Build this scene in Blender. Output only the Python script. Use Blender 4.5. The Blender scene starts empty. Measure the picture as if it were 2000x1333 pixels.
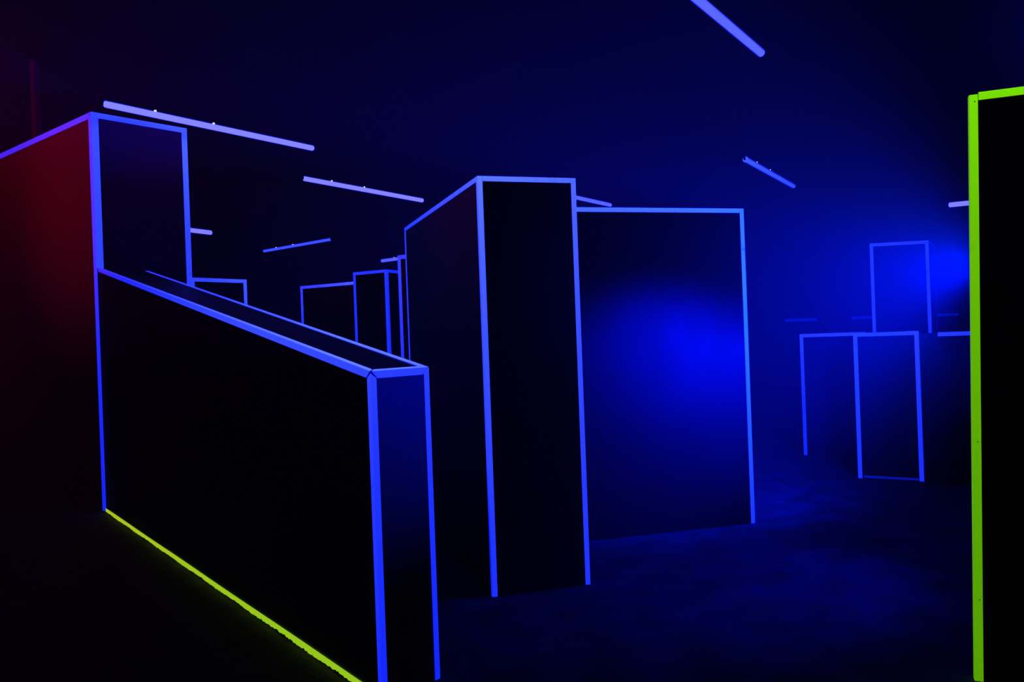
import bpy, math, random
from mathutils import Vector, Matrix
random.seed(4)
C = bpy.context.scene
COL = C.collection

# ------------------------------------------------------------------ colour
C.view_settings.view_transform = 'Standard'
C.view_settings.look = 'None'
C.view_settings.exposure = 0
C.view_settings.gamma = 1
C.cycles.use_denoising = True
C.cycles.max_bounces = 4
C.cycles.volume_bounces = 0
C.cycles.sample_clamp_indirect = 3

# ------------------------------------------------------------------ materials
def nodes(name):
    m = bpy.data.materials.new(name); m.use_nodes = True
    nt = m.node_tree
    return m, nt, nt.nodes, nt.links, nt.nodes['Principled BSDF']

def mat_panel(name, base, rough, spec, bump=0.02):
    m, nt, N, L, b = nodes(name)
    tc = N.new('ShaderNodeTexCoord')
    n = N.new('ShaderNodeTexNoise'); n.inputs['Scale'].default_value = 3.0; n.inputs['Detail'].default_value = 5
    L.new(tc.outputs['Object'], n.inputs['Vector'])
    r = N.new('ShaderNodeMapRange'); r.inputs['To Min'].default_value = rough - .05; r.inputs['To Max'].default_value = rough + .07
    L.new(n.outputs['Fac'], r.inputs['Value']); L.new(r.outputs['Result'], b.inputs['Roughness'])
    b.inputs['Base Color'].default_value = (*base, 1)
    b.inputs['Specular IOR Level'].default_value = spec
    n2 = N.new('ShaderNodeTexNoise'); n2.inputs['Scale'].default_value = 140
    L.new(tc.outputs['Object'], n2.inputs['Vector'])
    bp = N.new('ShaderNodeBump'); bp.inputs['Strength'].default_value = bump; bp.inputs['Distance'].default_value = .01
    L.new(n2.outputs['Fac'], bp.inputs['Height']); L.new(bp.outputs['Normal'], b.inputs['Normal'])
    return m

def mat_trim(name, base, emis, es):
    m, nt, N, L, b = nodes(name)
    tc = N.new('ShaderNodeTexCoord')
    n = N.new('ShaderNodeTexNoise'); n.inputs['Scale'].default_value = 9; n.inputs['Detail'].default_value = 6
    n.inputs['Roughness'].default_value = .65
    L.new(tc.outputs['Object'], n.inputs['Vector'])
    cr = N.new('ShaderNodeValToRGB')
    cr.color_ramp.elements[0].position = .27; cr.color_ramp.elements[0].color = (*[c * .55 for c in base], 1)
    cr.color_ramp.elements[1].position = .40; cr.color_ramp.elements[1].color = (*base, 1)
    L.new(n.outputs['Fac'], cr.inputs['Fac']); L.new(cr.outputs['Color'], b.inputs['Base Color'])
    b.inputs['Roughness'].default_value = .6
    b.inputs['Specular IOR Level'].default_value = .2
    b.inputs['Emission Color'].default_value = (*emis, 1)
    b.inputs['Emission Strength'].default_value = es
    return m

def mat_floor():
    m, nt, N, L, b = nodes('carpet')
    tc = N.new('ShaderNodeTexCoord')
    n = N.new('ShaderNodeTexNoise'); n.inputs['Scale'].default_value = 70; n.inputs['Detail'].default_value = 5
    L.new(tc.outputs['Object'], n.inputs['Vector'])
    n3 = N.new('ShaderNodeTexNoise'); n3.inputs['Scale'].default_value = 4; n3.inputs['Detail'].default_value = 4
    L.new(tc.outputs['Object'], n3.inputs['Vector'])
    mx = N.new('ShaderNodeMath'); mx.operation = 'MULTIPLY'
    L.new(n.outputs['Fac'], mx.inputs[0]); L.new(n3.outputs['Fac'], mx.inputs[1])
    cr = N.new('ShaderNodeValToRGB')
    cr.color_ramp.elements[0].position = .12; cr.color_ramp.elements[0].color = (.02, .02, .024, 1)
    cr.color_ramp.elements[1].position = .42; cr.color_ramp.elements[1].color = (.085, .085, .095, 1)
    L.new(mx.outputs[0], cr.inputs['Fac']); L.new(cr.outputs['Color'], b.inputs['Base Color'])
    b.inputs['Roughness'].default_value = .95; b.inputs['Specular IOR Level'].default_value = .1
    bp = N.new('ShaderNodeBump'); bp.inputs['Strength'].default_value = .6; bp.inputs['Distance'].default_value = .01
    L.new(n.outputs['Fac'], bp.inputs['Height']); L.new(bp.outputs['Normal'], b.inputs['Normal'])
    return m

def mat_emit(name, col, s):
    m, nt, N, L, b = nodes(name)
    b.inputs['Base Color'].default_value = (.3, .3, .4, 1)
    b.inputs['Emission Color'].default_value = (*col, 1)
    b.inputs['Emission Strength'].default_value = s
    return m

PANEL = mat_panel('black_laminate', (.004, .004, .0045), .46, .5)
BOXM = mat_panel('red_lit_laminate_matt', (.3, .012, .07), .6, .15)  # black laminate with the red lamp's tint put into its base colour
WALLM = mat_panel('black_wall_paint', (.012, .012, .014), .85, .15)
CEILM = mat_panel('black_ceiling_paint', (.002, .002, .0025), .95, .02)
FLOORM = mat_floor()
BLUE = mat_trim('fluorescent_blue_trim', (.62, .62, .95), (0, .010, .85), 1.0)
BLUEDIM = mat_trim('fluorescent_blue_trim_faint', (.05, .05, .1), (0, .004, .30), 1.0)  # darker copy of the blue trim, the haze's dimming put into its colour
GREEN = mat_trim('fluorescent_green_trim', (.30, 1.0, .02), (.085, .33, .0), 1.0)
YEL = mat_trim('fluorescent_yellow_green_trim', (.62, 1.0, .02), (.27, .58, .012), 1.0)
HOUSE = mat_panel('black_lamp_housing', (.006, .006, .007), .7, .2)
CLIPM = mat_emit('glowing_clip', (.8, .8, 1), 1.2)  # clips given a glow of their own for the bright dots on the tubes
SCREW = mat_panel('dark_screw', (.01, .015, .01), .4, .5)

# ------------------------------------------------------------------ mesh helpers
TRIMS = bpy.data.collections.new('fluorescent_blue'); COL.children.link(TRIMS)
GTRIMS = bpy.data.collections.new('fluorescent_green'); COL.children.link(GTRIMS)

def mk(name, verts, faces, mat, parent=None, col=None):
    me = bpy.data.meshes.new(name); me.from_pydata([tuple(v) for v in verts], [], faces); me.update()
    import bmesh
    bm = bmesh.new(); bm.from_mesh(me); bmesh.ops.recalc_face_normals(bm, faces=bm.faces); bm.to_mesh(me); bm.free()
    me.materials.append(mat)
    o = bpy.data.objects.new(name, me); (col or COL).objects.link(o)
    if parent is not None:
        o.parent = parent
        o.matrix_parent_inverse = Matrix.Translation(-parent.location)
    return o

def thing(name, label, cat, loc, group=None):
    o = bpy.data.objects.new(name, None); COL.objects.link(o)
    o.location = loc; o.empty_display_size = .1
    o['label'] = label; o['category'] = cat; o['kind'] = 'thing'
    if group: o['group'] = group
    return o

def structure(name, verts, faces, mat):
    o = mk(name, verts, faces, mat); o['kind'] = 'structure'; return o

def boxverts(a, b):
    (x0, y0, z0), (x1, y1, z1) = a, b
    v = [(x, y, z) for z in (z0, z1) for y in (y0, y1) for x in (x0, x1)]
    f = [(0, 1, 3, 2), (4, 5, 7, 6), (0, 1, 5, 4), (2, 3, 7, 6), (0, 2, 6, 4), (1, 3, 7, 5)]
    return v, f

def prism(name, foot, tops, mat, parent, z0=0.0, ins=0.0):
    n = len(foot)
    if not isinstance(tops, (list, tuple)): tops = [tops] * n
    v = [(x, y, z0) for x, y in foot] + [(x, y, t) for (x, y), t in zip(foot, tops)]
    f = [tuple(range(n)), tuple(range(n, 2 * n))] + [(i, (i + 1) % n, n + (i + 1) % n, n + i) for i in range(n)]
    return mk(name, v, f, mat, parent)

def angle(P, Q, d1, d2, parent, mat=None, w=.03, t=.003, m0=0, m1=0, g0=.0, g1=.0, w2=None, name='edge_trim', label=None):
    """L-shaped corner angle along edge P->Q, its legs lying on the two faces along d1 and d2. m: mitre at either end, g: gap."""
    P, Q = Vector(P), Vector(Q); d1, d2 = Vector(d1).normalized(), Vector(d2).normalized()
    e = (Q - P).normalized(); w2 = w if w2 is None else w2
    sec = [(-t, -t), (w, -t), (w, 0), (.0005, .0005), (0, w2), (-t, w2)]
    v = []
    for (base, sgn, m, g) in ((P, 1, m0, g0), (Q, -1, m1, g1)):
        for a, b in sec:
            k = max(a, b, 0)
            v.append(base + d1 * a + d2 * b + e * sgn * (k * m + g))
    f = [(0, 1, 2, 3, 4, 5), (6, 7, 8, 9, 10, 11)] + [(i, (i + 1) % 6, 6 + (i + 1) % 6, 6 + i) for i in range(6)]
    o = mk(name, v, f, mat or BLUE, parent, GTRIMS if mat in (GREEN, YEL) else TRIMS)
    if label: o['label'] = label
    return o

def V(p, z): return Vector((p[0], p[1], z))
def dirn(a, b): return (Vector((b[0], b[1], 0)) - Vector((a[0], a[1], 0))).normalized()
DOWN = Vector((0, 0, -1)); UP = Vector((0, 0, 1))

def quad_foot(p0, p1, depth_vec):
    d = Vector(depth_vec)
    return [p0, p1, (p1[0] + d[0], p1[1] + d[1]), (p0[0] + d[0], p0[1] + d[1])]

def block(name, label, cat, foot, h, verticals, tops, w=.03, group=None, mat=None, pm=None, wh=None):
    """Straight-topped maze block: foot polygon in order; trims on the listed vertical corners and top sides."""
    n = len(foot); cx = sum(p[0] for p in foot) / n; cy = sum(p[1] for p in foot) / n
    t = thing(name, label, cat, (cx, cy, 0), group)
    prism('body', foot, h, pm or PANEL, t)
    wh = wh or w
    for i in verticals:
        a, p, b = foot[i - 1], foot[i], foot[(i + 1) % n]
        angle(V(p, 0.004), V(p, h + .003), dirn(p, a), dirn(p, b), t, mat, w)
    for i in tops:
        j = (i + 1) % n
        p, q = foot[i], foot[j]
        inw = dirn(q, foot[(j + 1) % n])
        g0 = (w + .002) if i in verticals else .001
        g1 = (w + .002) if j in verticals else .001
        angle(V(p, h), V(q, h), DOWN, inw, t, mat, wh, g0=g0, g1=g1)
    return t

# ------------------------------------------------------------------ room
XL, XR, YB, YF, ZC = -8.0, 11.0, 24.0, -3.0, 6.6
structure('floor', *boxverts((XL - .2, YF - .2, -.1), (XR + .2, YB + .2, 0)), FLOORM)
structure('ceiling', *boxverts((XL - .2, YF - .2, ZC), (XR + .2, YB + .2, ZC + .1)), CEILM)
structure('wall_left', *boxverts((XL - .2, YF, 0), (XL, YB, ZC)), WALLM)
structure('wall_right', *boxverts((XR, YF, 0), (XR + .2, YB, ZC)), WALLM)
structure('wall_back', *boxverts((XL - .2, YB, 0), (XR + .2, YB + .2, ZC)), WALLM)
structure('wall_front', *boxverts((XL - .2, YF - .2, 0), (XR + .2, YF, ZC)), WALLM)
for k, y in enumerate((11.0, 13.45)):
    structure('trim_%d' % (k + 1), *boxverts((XL, y, 0), (XL + .07, y + .16, ZC)), BOXM)

# ------------------------------------------------------------------ tall box on the left
bA, bB, bC = (-4.012, 7.726), (-3.37, 8.42), (-7.9, 10.82)
foot = [bC, bA, bB, (-6.6, 11.4)]
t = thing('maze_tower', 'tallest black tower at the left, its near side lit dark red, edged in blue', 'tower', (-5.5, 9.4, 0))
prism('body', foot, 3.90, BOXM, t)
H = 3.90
angle(V(bA, .01), V(bA, H + .004), dirn(bA, bC), dirn(bA, bB), t, w=.062)
angle(V(bB, .004), V(bB, H + .003), dirn(bB, bA), dirn(bB, foot[3]), t, w=.055)
angle(V(bA, H), V(bB, H), DOWN, dirn(bB, foot[3]), t, w=.05, g0=.05, g1=.05)
angle(V(bC, H), V(bA, H), DOWN, dirn(bA, bB), t, w=.055, g0=.0, g1=.004)

# ------------------------------------------------------------------ low sloping barrier
A, B = (-4.000, 7.708), (-.603, 3.356)      # long near face
D, E = (-3.672, 8.075), (-.385, 3.595)      # far edge
zA, zB, zD, zE = 2.378, 1.412, 2.366, 1.414
A = (A[0] + .004, A[1] - .006); D = (D[0] + .004, D[1] - .006)
t = thing('maze_barrier', 'low black barrier whose top slopes down from the tall tower toward the viewer', 'barrier', (-2.2, 5.6, 0))
prism('body', [A, B, E, D], [zA, zB, zE, zD], PANEL, t)
PA, PB, PE, PD = V(A, zA), V(B, zB), V(E, zE), V(D, zD)
W = .026
angle(PA, PB, DOWN, (PD - PA), t, w=W + .006, m1=1, g0=.05, g1=.006, w2=W + .006)
angle(PB, PE, DOWN, (PA - PB), t, w=W + .003, m0=1, m1=1, g0=.006, g1=.004)
angle(PD, PE, (PA - PD), DOWN, t, w=W + .011, m1=1, g0=.01, g1=.001)
angle(PB, V(B, .004), (PA - PB) - UP * (PA - PB).z, (PE - PB), t, w=W + .002, m0=.8, g0=.006)
angle(PE, V(E, .004), (PB - PE), (PD - PE) - UP * (PD - PE).z, t, w=W, m0=.8, g0=.002)
# fluorescent yellow-green strip along the foot of the long face, its lower edge ragged with carpet pile
d = dirn(A, B); nrm = Vector((-d.y, d.x, 0)); nrm = nrm if nrm.dot(V(E, 0) - V(B, 0)) < 0 else -nrm
L0 = (V(B, 0) - V(A, 0)).length; K = 420
v = []
for k in range(K + 1):
    s = L0 * k / K
    p = V(A, 0) + d * s + nrm * .0006
    zt = .041 + .0012 * math.sin(s * 3.1)
    zb = .006 + max(0, random.gauss(.002, .003)) + .002 * math.sin(s * 9)
    v += [p + UP * zb, p + UP * zt, p + UP * zt + nrm * .003, p + UP * zb + nrm * .003]
f = []
for k in range(K):
    a, b = 4 * k, 4 * k + 4
    for i in range(4):
        j = (i + 1) % 4
        f.append((a + i, b + i, b + j, a + j))
f += [(0, 1, 2, 3), (4 * K, 4 * K + 1, 4 * K + 2, 4 * K + 3)]
o = mk('floor_strip', v, f, YEL, t, GTRIMS); o['label'] = 'yellow-green strip along the foot of the long side'

# ------------------------------------------------------------------ central tower
n0, nR = (-.168, 4.715), (.4235, 4.889)
nL = (-.870, 6.70)
block('maze_tower', 'black tower in the middle of the room, brightest blue-edged front between two tall posts', 'tower',
      [nL, n0, nR, (-.28, 6.874)], 2.505, (1, 2, 0), (0, 1), w=.027)
# broad panel behind it on the right
pL, pR = (.10, 5.829), (1.872, 6.304)
wide = block('maze_divider', 'wide black panel washed with blue light, behind the right side of the middle tower', 'divider',
      quad_foot(pL, pR, (-.018, .068)), 2.50, (1,), (0,), w=.03)

# ------------------------------------------------------------------ green-edged panel at the right
gL = (1.983, 3.372); gd = Vector((.935, -.355)).normalized(); gR = (gL[0] + gd.x * 1.25, gL[1] + gd.y * 1.25)
t = thing('maze_divider', 'near black panel edged in fluorescent green, cut by the right side of the view', 'divider', (gL[0] + .5, gL[1] - .2, 0))
foot = quad_foot(gL, gR, (gd.y * -.05 * 1, gd.x * .05))
prism('body', foot, 2.497, PANEL, t)
g = V(gL, 0); f1 = dirn(foot[0], foot[1]); f0 = dirn(foot[0], foot[3])
angle(V(gL, .004), V(gL, 2.492), f1, f0, t, GREEN, w=.029, w2=.03)
angle(V(gL, 2.497), V(gR, 2.497), DOWN, f0, t, GREEN, w=.030, g0=.0315)
for z in (2.462, 1.02, .35):
    # small dark screw heads on the post
    c = V(gL, z) + f1 * .017 - f0 * .0032
    vv, ff = [], []
    for k in range(10):
        a = 2 * math.pi * k / 10
        vv.append(c + f1 * .0028 * math.cos(a) + UP * .0028 * math.sin(a))
    vv += [p - f0 * .001 for p in vv]
    ff = [tuple(range(10)), tuple(range(10, 20))] + [(k, (k + 1) % 10, 10 + (k + 1) % 10, 10 + k) for k in range(10)]
    mk('screw', vv, ff, SCREW, t)

for o in t.children:      # divider sheared sideways towards its foot, imitating the lens's barrel distortion
    for vt in o.data.vertices:
        vt.co.x -= .068 * (2.497 - vt.co.z) / 2.497

# ------------------------------------------------------------------ far left group
block('maze_block', 'distant blue-edged block just right of the tall tower, over the sloping barrier', 'block',
      quad_foot((-4.158, 10.362), (-3.636, 10.959), (-.9, .8)), 2.5, (0, 1), (0,), w=.045)
block('maze_divider', 'farthest blue-edged panel left of the middle tower, with the pale top edge', 'divider',
      quad_foot((-3.292, 12.482), (-2.36, 11.972), (.05, .09)), 2.5, (0,), (0,), w=.04)
block('maze_block', 'distant blue-edged block standing in front of the farthest panel\'s right end', 'block',
      [(-2.062, 10.485), (-1.582, 10.231), (-1.18, 11.0), (-1.66, 11.25)], 2.5, (0, 1), (0, 1), w=.035)
block('maze_divider', 'narrow blue-edged panel end showing just left of the middle tower', 'divider',
      [(-1.216, 8.698), (-.55, 8.22), (-.50, 8.29), (-1.166, 8.768)], 2.5, (0,), (0,), w=.04)

# ------------------------------------------------------------------ right group
# low block
rL, rM, rR = (3.50, 9.646), (3.455, 8.033), (3.955, 7.725)
hh = 1.468
foot = [(3.83, 8.9), rM, rR, (4.3, 8.6)]
t = thing('maze_block', 'low blue-edged block far right, standing in front of the taller hazy block', 'block', (3.8, 8.4, 0))
prism('body', foot, hh, PANEL, t)
for i in (1, 2):
    a, p, b = foot[i - 1], foot[i], foot[(i + 1) % 4]
    angle(V(p, .004), V(p, hh + .003), dirn(p, a), dirn(p, b), t, w=.036)
angle(V(rM, hh), V(rR, hh), DOWN, dirn(rM, foot[0]), t, w=.034, g0=.036, g1=.036)
angle(V(rR, hh), V(foot[3], hh), DOWN, dirn(rR, rM), t, w=.03, g0=.036)
block('maze_divider', 'low blue-edged divider left of the low block at far right and behind it', 'divider',
      quad_foot(rL, (4.12, 9.25), (.05, .06)), 1.47, (0,), (0,), w=.036)
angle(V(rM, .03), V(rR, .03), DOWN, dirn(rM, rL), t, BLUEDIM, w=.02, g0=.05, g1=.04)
# barrier beside it, running behind the green panel
block('maze_barrier', 'low blue-edged barrier running behind the green-edged panel', 'barrier',
      quad_foot((3.906, 7.605), (5.6, 6.965), (.03, .07)), 1.449, (), (), w=.032)
angle(V((4.05, 7.5506), 1.449), V((5.6, 6.965), 1.449), DOWN, Vector((.03, .07, 0)), bpy.data.objects['maze_barrier.001'], w=.034)
# taller block behind
block('maze_block', 'tall blue-edged block hazy in the blue glow, behind the low block at far right', 'block',
      [(4.26, 9.36), (4.885, 9.24), (5.276, 9.84), (4.65, 9.96)], 2.51, (0, 1), (0,), w=.034)
t = bpy.data.objects['maze_block.003']
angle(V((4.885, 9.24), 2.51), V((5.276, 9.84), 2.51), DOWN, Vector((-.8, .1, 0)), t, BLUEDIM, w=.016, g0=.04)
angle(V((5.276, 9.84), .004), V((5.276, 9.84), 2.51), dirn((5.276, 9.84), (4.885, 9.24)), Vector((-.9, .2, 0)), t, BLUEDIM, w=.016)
# faint distant barrier tops
for (p, q, h, lab) in (((5.40, 15.66), (6.14, 15.92), 1.75, 'faint far barrier in the haze, left of the low block, only its top edge glowing'),
                       ((6.96, 16.24), (8.15, 16.65), 1.76, 'faint far barrier in the haze directly left of the tall hazy block'),
                       ((8.90, 16.57), (9.50, 16.87), 1.76, 'faint far barrier showing between the tall hazy block and the green-edged panel')):
    dd = dirn(p, q); nn = (-dd.y * .08, dd.x * .08)
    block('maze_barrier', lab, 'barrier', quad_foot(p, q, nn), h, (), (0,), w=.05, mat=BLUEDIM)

# ------------------------------------------------------------------ ceiling tubes
def tube_mesh(L, r, seg=14):
    v, f = [], []
    prof = [(0, .3), (.01, .85), (.02, 1), (L - .02, 1), (L - .01, .85), (L, .3)]
    for y, k in prof:
        for i in range(seg):
            a = 2 * math.pi * i / seg
            v.append((r * k * math.cos(a), y, r * k * math.sin(a)))
    for j in range(len(prof) - 1):
        for i in range(seg):
            f.append((j * seg + i, j * seg + (i + 1) % seg, (j + 1) * seg + (i + 1) % seg, (j + 1) * seg + i))
    f += [tuple(range(seg)), tuple(range((len(prof) - 1) * seg, len(prof) * seg))]
    return v, f

ZT = 3.80
LM = {}
def lampmat(key):
    """Tube: pale core, its surrounding halo put into deep blue towards the limb."""
    if key not in LM:
        col, s = {'pale': ((.044, .044, 1), 6), 'mid': ((.024, .032, 1), 4.5), 'blue': ((.018, .040, 1), 3), 'dim': ((.017, .033, 1), 3)}[key]
        m, nt, N, L, b = nodes('black_light_tube_' + key)
        lw = N.new('ShaderNodeLayerWeight'); lw.inputs['Blend'].default_value = .5
        cr = N.new('ShaderNodeValToRGB')
        cr.color_ramp.elements[0].position = .66; cr.color_ramp.elements[0].color = (*col, 1)
        cr.color_ramp.elements[1].position = .86; cr.color_ramp.elements[1].color = (0, .0006, .14, 1)  # halo around the tube, put into the limb colour
        L.new(lw.outputs['Facing'], cr.inputs['Fac']); L.new(cr.outputs['Color'], b.inputs['Emission Color'])
        b.inputs['Emission Strength'].default_value = s
        b.inputs['Base Color'].default_value = (.05, .05, .2, 1)
        LM[key] = m
    return LM[key]

def tube(p, q, r, key, label):
    p, q = Vector((*p, ZT)), Vector((*q, ZT)); L = (q - p).length; e = (q - p).normalized()
    t = thing('tube_light', label, 'ceiling light', ((p.x + q.x) / 2, (p.y + q.y) / 2, ZC - .001), 'ultraviolet tubes under the ceiling')
    rot = Matrix.Translation(p) @ Matrix.Rotation(math.atan2(-e.x, e.y), 4, 'Z')
    def tr(vs): return [rot @ Vector(v) for v in vs]
    v, f = tube_mesh(L, r * 1.25); mk('tube', tr(v), f, lampmat(key), t)
    # black batten above
    v, f = boxverts((-.012, -.03, r * 1.25 + .004), (.012, L + .03, r * 1.25 + .018)); mk('housing', tr(v), f, HOUSE, t)
    for y in (.3, L - .3):
        v, f = boxverts((-.002, y, r * 1.25 + .018), (.002, y + .004, ZC - ZT - .001)); mk('suspension_cable', tr(v), f, HOUSE, t)
    for y in (-.03, L + .004):
        v, f = boxverts((-.012, y, -r * .5), (.012, y + .026, r * 1.25 + .004)); mk('lamp_holder', tr(v), f, HOUSE, t)
    for y in (L * .2, L * .46):
        v, f = boxverts((-.016, y, r * 1.1), (.016, y + .02, r * 1.25 + .012)); mk('clip', tr(v), f, CLIPM, t)

def U(a, b): 
    l = math.hypot(a, b); return a / l, b / l
d1 = U(.60, .80)
tube((-3.61, 7.17), (-2.18, 9.05), .024, 'pale', 'longest glowing violet-blue ceiling tube, above the tall tower at the left')
tube((-2.71, 10.63), (-1.33, 12.59), .026, 'pale', 'glowing violet-blue ceiling tube, second largest, between the tall tower and the middle tower')
e = (2.13, 6.50); d = U(.58, .815)
tube((e[0] - 2.4 * d[0], e[1] - 2.4 * d[1]), e, .027, 'mid', 'thick blue ceiling tube cut by the top of the view')
tube((3.15, 10.44), (4.53, 12.53), .030, 'blue', 'slanting blue ceiling tube above the low block at the right')
e = (1.79, 13.69); d = U(.61, .79)
tube((e[0] - 2.4 * d[0], e[1] - 2.4 * d[1]), e, .026, 'mid', 'ceiling tube peeking over the wide panel beside the middle tower')
tube((-5.64, 18.28), (-3.74, 16.71), .024, 'dim', 'thin distant ceiling tube sloping the other way, over the far left blocks')
e = (-5.66, 15.16); d = U(.50, .87)
tube((e[0] - 2.4 * d[0], e[1] - 2.4 * d[1]), e, .034, 'pale', 'short end of a ceiling tube sticking out right of the tall tower')
e = (-3.42, 21.31); d = U(.79, -.61)
tube(e, (e[0] + 2.4 * d[0], e[1] + 2.4 * d[1]), .034, 'mid', 'farthest ceiling tube, just left of the narrow panel end by the middle tower')
e = (8.40, 15.11); d = U(.87, -.49)
tube(e, (e[0] + 2.4 * d[0], e[1] + 2.4 * d[1]), .036, 'pale', 'ceiling tube end meeting the green-edged panel, above the blue glow')

# ------------------------------------------------------------------ lights
def link(l, *cols):
    c = bpy.data.collections.new(l.name + '_receivers')
    l.light_linking.receiver_collection = c
    for x in cols: c.children.link(x)
    return l

def pt(name, loc, col, power, size=.1, typ='POINT', aim=None, ang=None, blend=.5):
    l = bpy.data.lights.new(name, typ); l.color = col; l.energy = power; l.shadow_soft_size = size
    o = bpy.data.objects.new(name, l); COL.objects.link(o); o.location = loc
    if typ == 'SPOT':
        l.spot_size = math.radians(ang); l.spot_blend = blend
        o.rotation_euler = (Vector(aim) - Vector(loc)).to_track_quat('-Z', 'Y').to_euler()
    return o

# strong blue lamp behind the green-edged divider, with added spots for glow and washes
def spot(name, loc, col, power, size, az, pitch, ang, blend):
    a, b = math.radians(az), math.radians(pitch)
    d = Vector((math.cos(a) * math.cos(b), math.sin(a) * math.cos(b), math.sin(b)))
    return pt(name, loc, col, power, size, 'SPOT', Vector(loc) + d, ang, blend)
beam = spot('blue_beam', (2.80, 4.74, 1.88), (0.0, .001, 1), 3600, .09, 116, -9, 88, 1)
glow = spot('blue_beam_glow', (2.88, 4.85, 1.92), (0.0, .012, 1), 2300, .2, 122, 6, 134, 1)
ex = bpy.data.collections.new('kept_out_of_the_beam')
for ch in wide.children:
    if ch.name.startswith('body'): ex.objects.link(ch)
for l in (beam, glow): l.light_linking.receiver_collection = ex
for co_ in ex.collection_objects: co_.light_linking.link_state = 'EXCLUDE'
spot('blue_wash', (2.68, 4.50, 1.50), (0.0, .002, 1), 600, .2, 132, -14, 52, .5)  # added, with the next, to lay the blue patch on the wide panel
spot('blue_wash_far', (3.35, 4.80, 1.34), (0.0, .002, 1), 430, .25, 133, -11, 46, .5)
spot('blue_floor_wash', (2.80, 4.74, 1.88), (0.0, .003, 1), 300, .15, 174, -50, 66, .9)  # added to spread blue over the carpet
pt('blue_wash_low', (3.2, 3.72, 1.40), (0.0, .004, 1), 420, .12, 'SPOT', (-.5, 3.5, 1.28), 24, .8)  # added for the blue patch on the low barrier's end face
# light off to the upper right, out of the view
pt('blue_corner', (4.2, 5.9, 3.75), (0, .01, 1), 50, .1)
# dull red lamps off to the left
pt('red_lamp', (-6.3, 5.9, 3.5), (1, 0.0, .24), 50, .25, 'SPOT', (-4.2, 8.0, 3.5), 76, 1)
pt('red_lamp_wall', (-7.3, 9.4, 5.0), (1, 0.0, .12), 38, .2)
# added lamps reaching only the trims, imitating their glow under ultraviolet tubes
EX = (.050, .085, 1)
for loc, p in (((.2, 3.9, 3.5), 110), ((-.2, 2.7, 3.75), 560), ((-2.3, 3.2, 3.6), 520), ((1.2, 5.2, 3.75), 90), ((-2.9, 8.1, 3.75), 25), ((-2.0, 11.2, 3.6), 420), ((3.8, 11.5, 3.75), 50), ((2.5, 4.9, 1.6), 14)):
    link(pt('trim_fill', loc, EX, p, .3), TRIMS)
link(pt('trim_fill_green', (1.5, 2.3, 3.5), (.78, 1, .02), 56, .3), GTRIMS)  # added to brighten the top of the green post
link(pt('trim_fill_side', (-.2, 5.6, 2.4), (.3, 1, .35), 90, .3), GTRIMS)  # added to brighten the left leg of the green post
link(pt('trim_fill_red', (-5.6, 5.6, 2.6), (1, .1, .03), 200, .3), GTRIMS)  # added to turn the far end of the foot strip yellower
link(pt('trim_fill_pink', (-5.6, 5.6, 2.6), (1, 0, .1), .8, .3), TRIMS)  # added for a touch of pink on the blue trims at the left

# ------------------------------------------------------------------ haze
w = bpy.data.worlds.new('haze'); C.world = w; w.use_nodes = True
nt = w.node_tree; nt.nodes['Background'].inputs['Color'].default_value = (0, 0, 0, 1); nt.nodes['Background'].inputs['Strength'].default_value = 0
vs = nt.nodes.new('ShaderNodeVolumeScatter')
vs.inputs['Color'].default_value = (.9, .9, .95, 1); vs.inputs['Density'].default_value = .012; vs.inputs['Anisotropy'].default_value = .1
nt.links.new(vs.outputs[0], nt.nodes['World Output'].inputs['Volume'])

# ------------------------------------------------------------------ camera
cam = bpy.data.cameras.new('camera'); co = bpy.data.objects.new('camera', cam); COL.objects.link(co)
cam.sensor_fit = 'HORIZONTAL'; cam.sensor_width = 36; cam.lens = 36 * 1550 / 2000; cam.clip_start = .05
roll = math.atan(.037)
co.matrix_world = Matrix.Translation((0, 0, 1.52)) @ Matrix.Rotation(math.pi / 2, 4, 'X') @ Matrix.Rotation(-roll, 4, 'Z')
C.camera = co
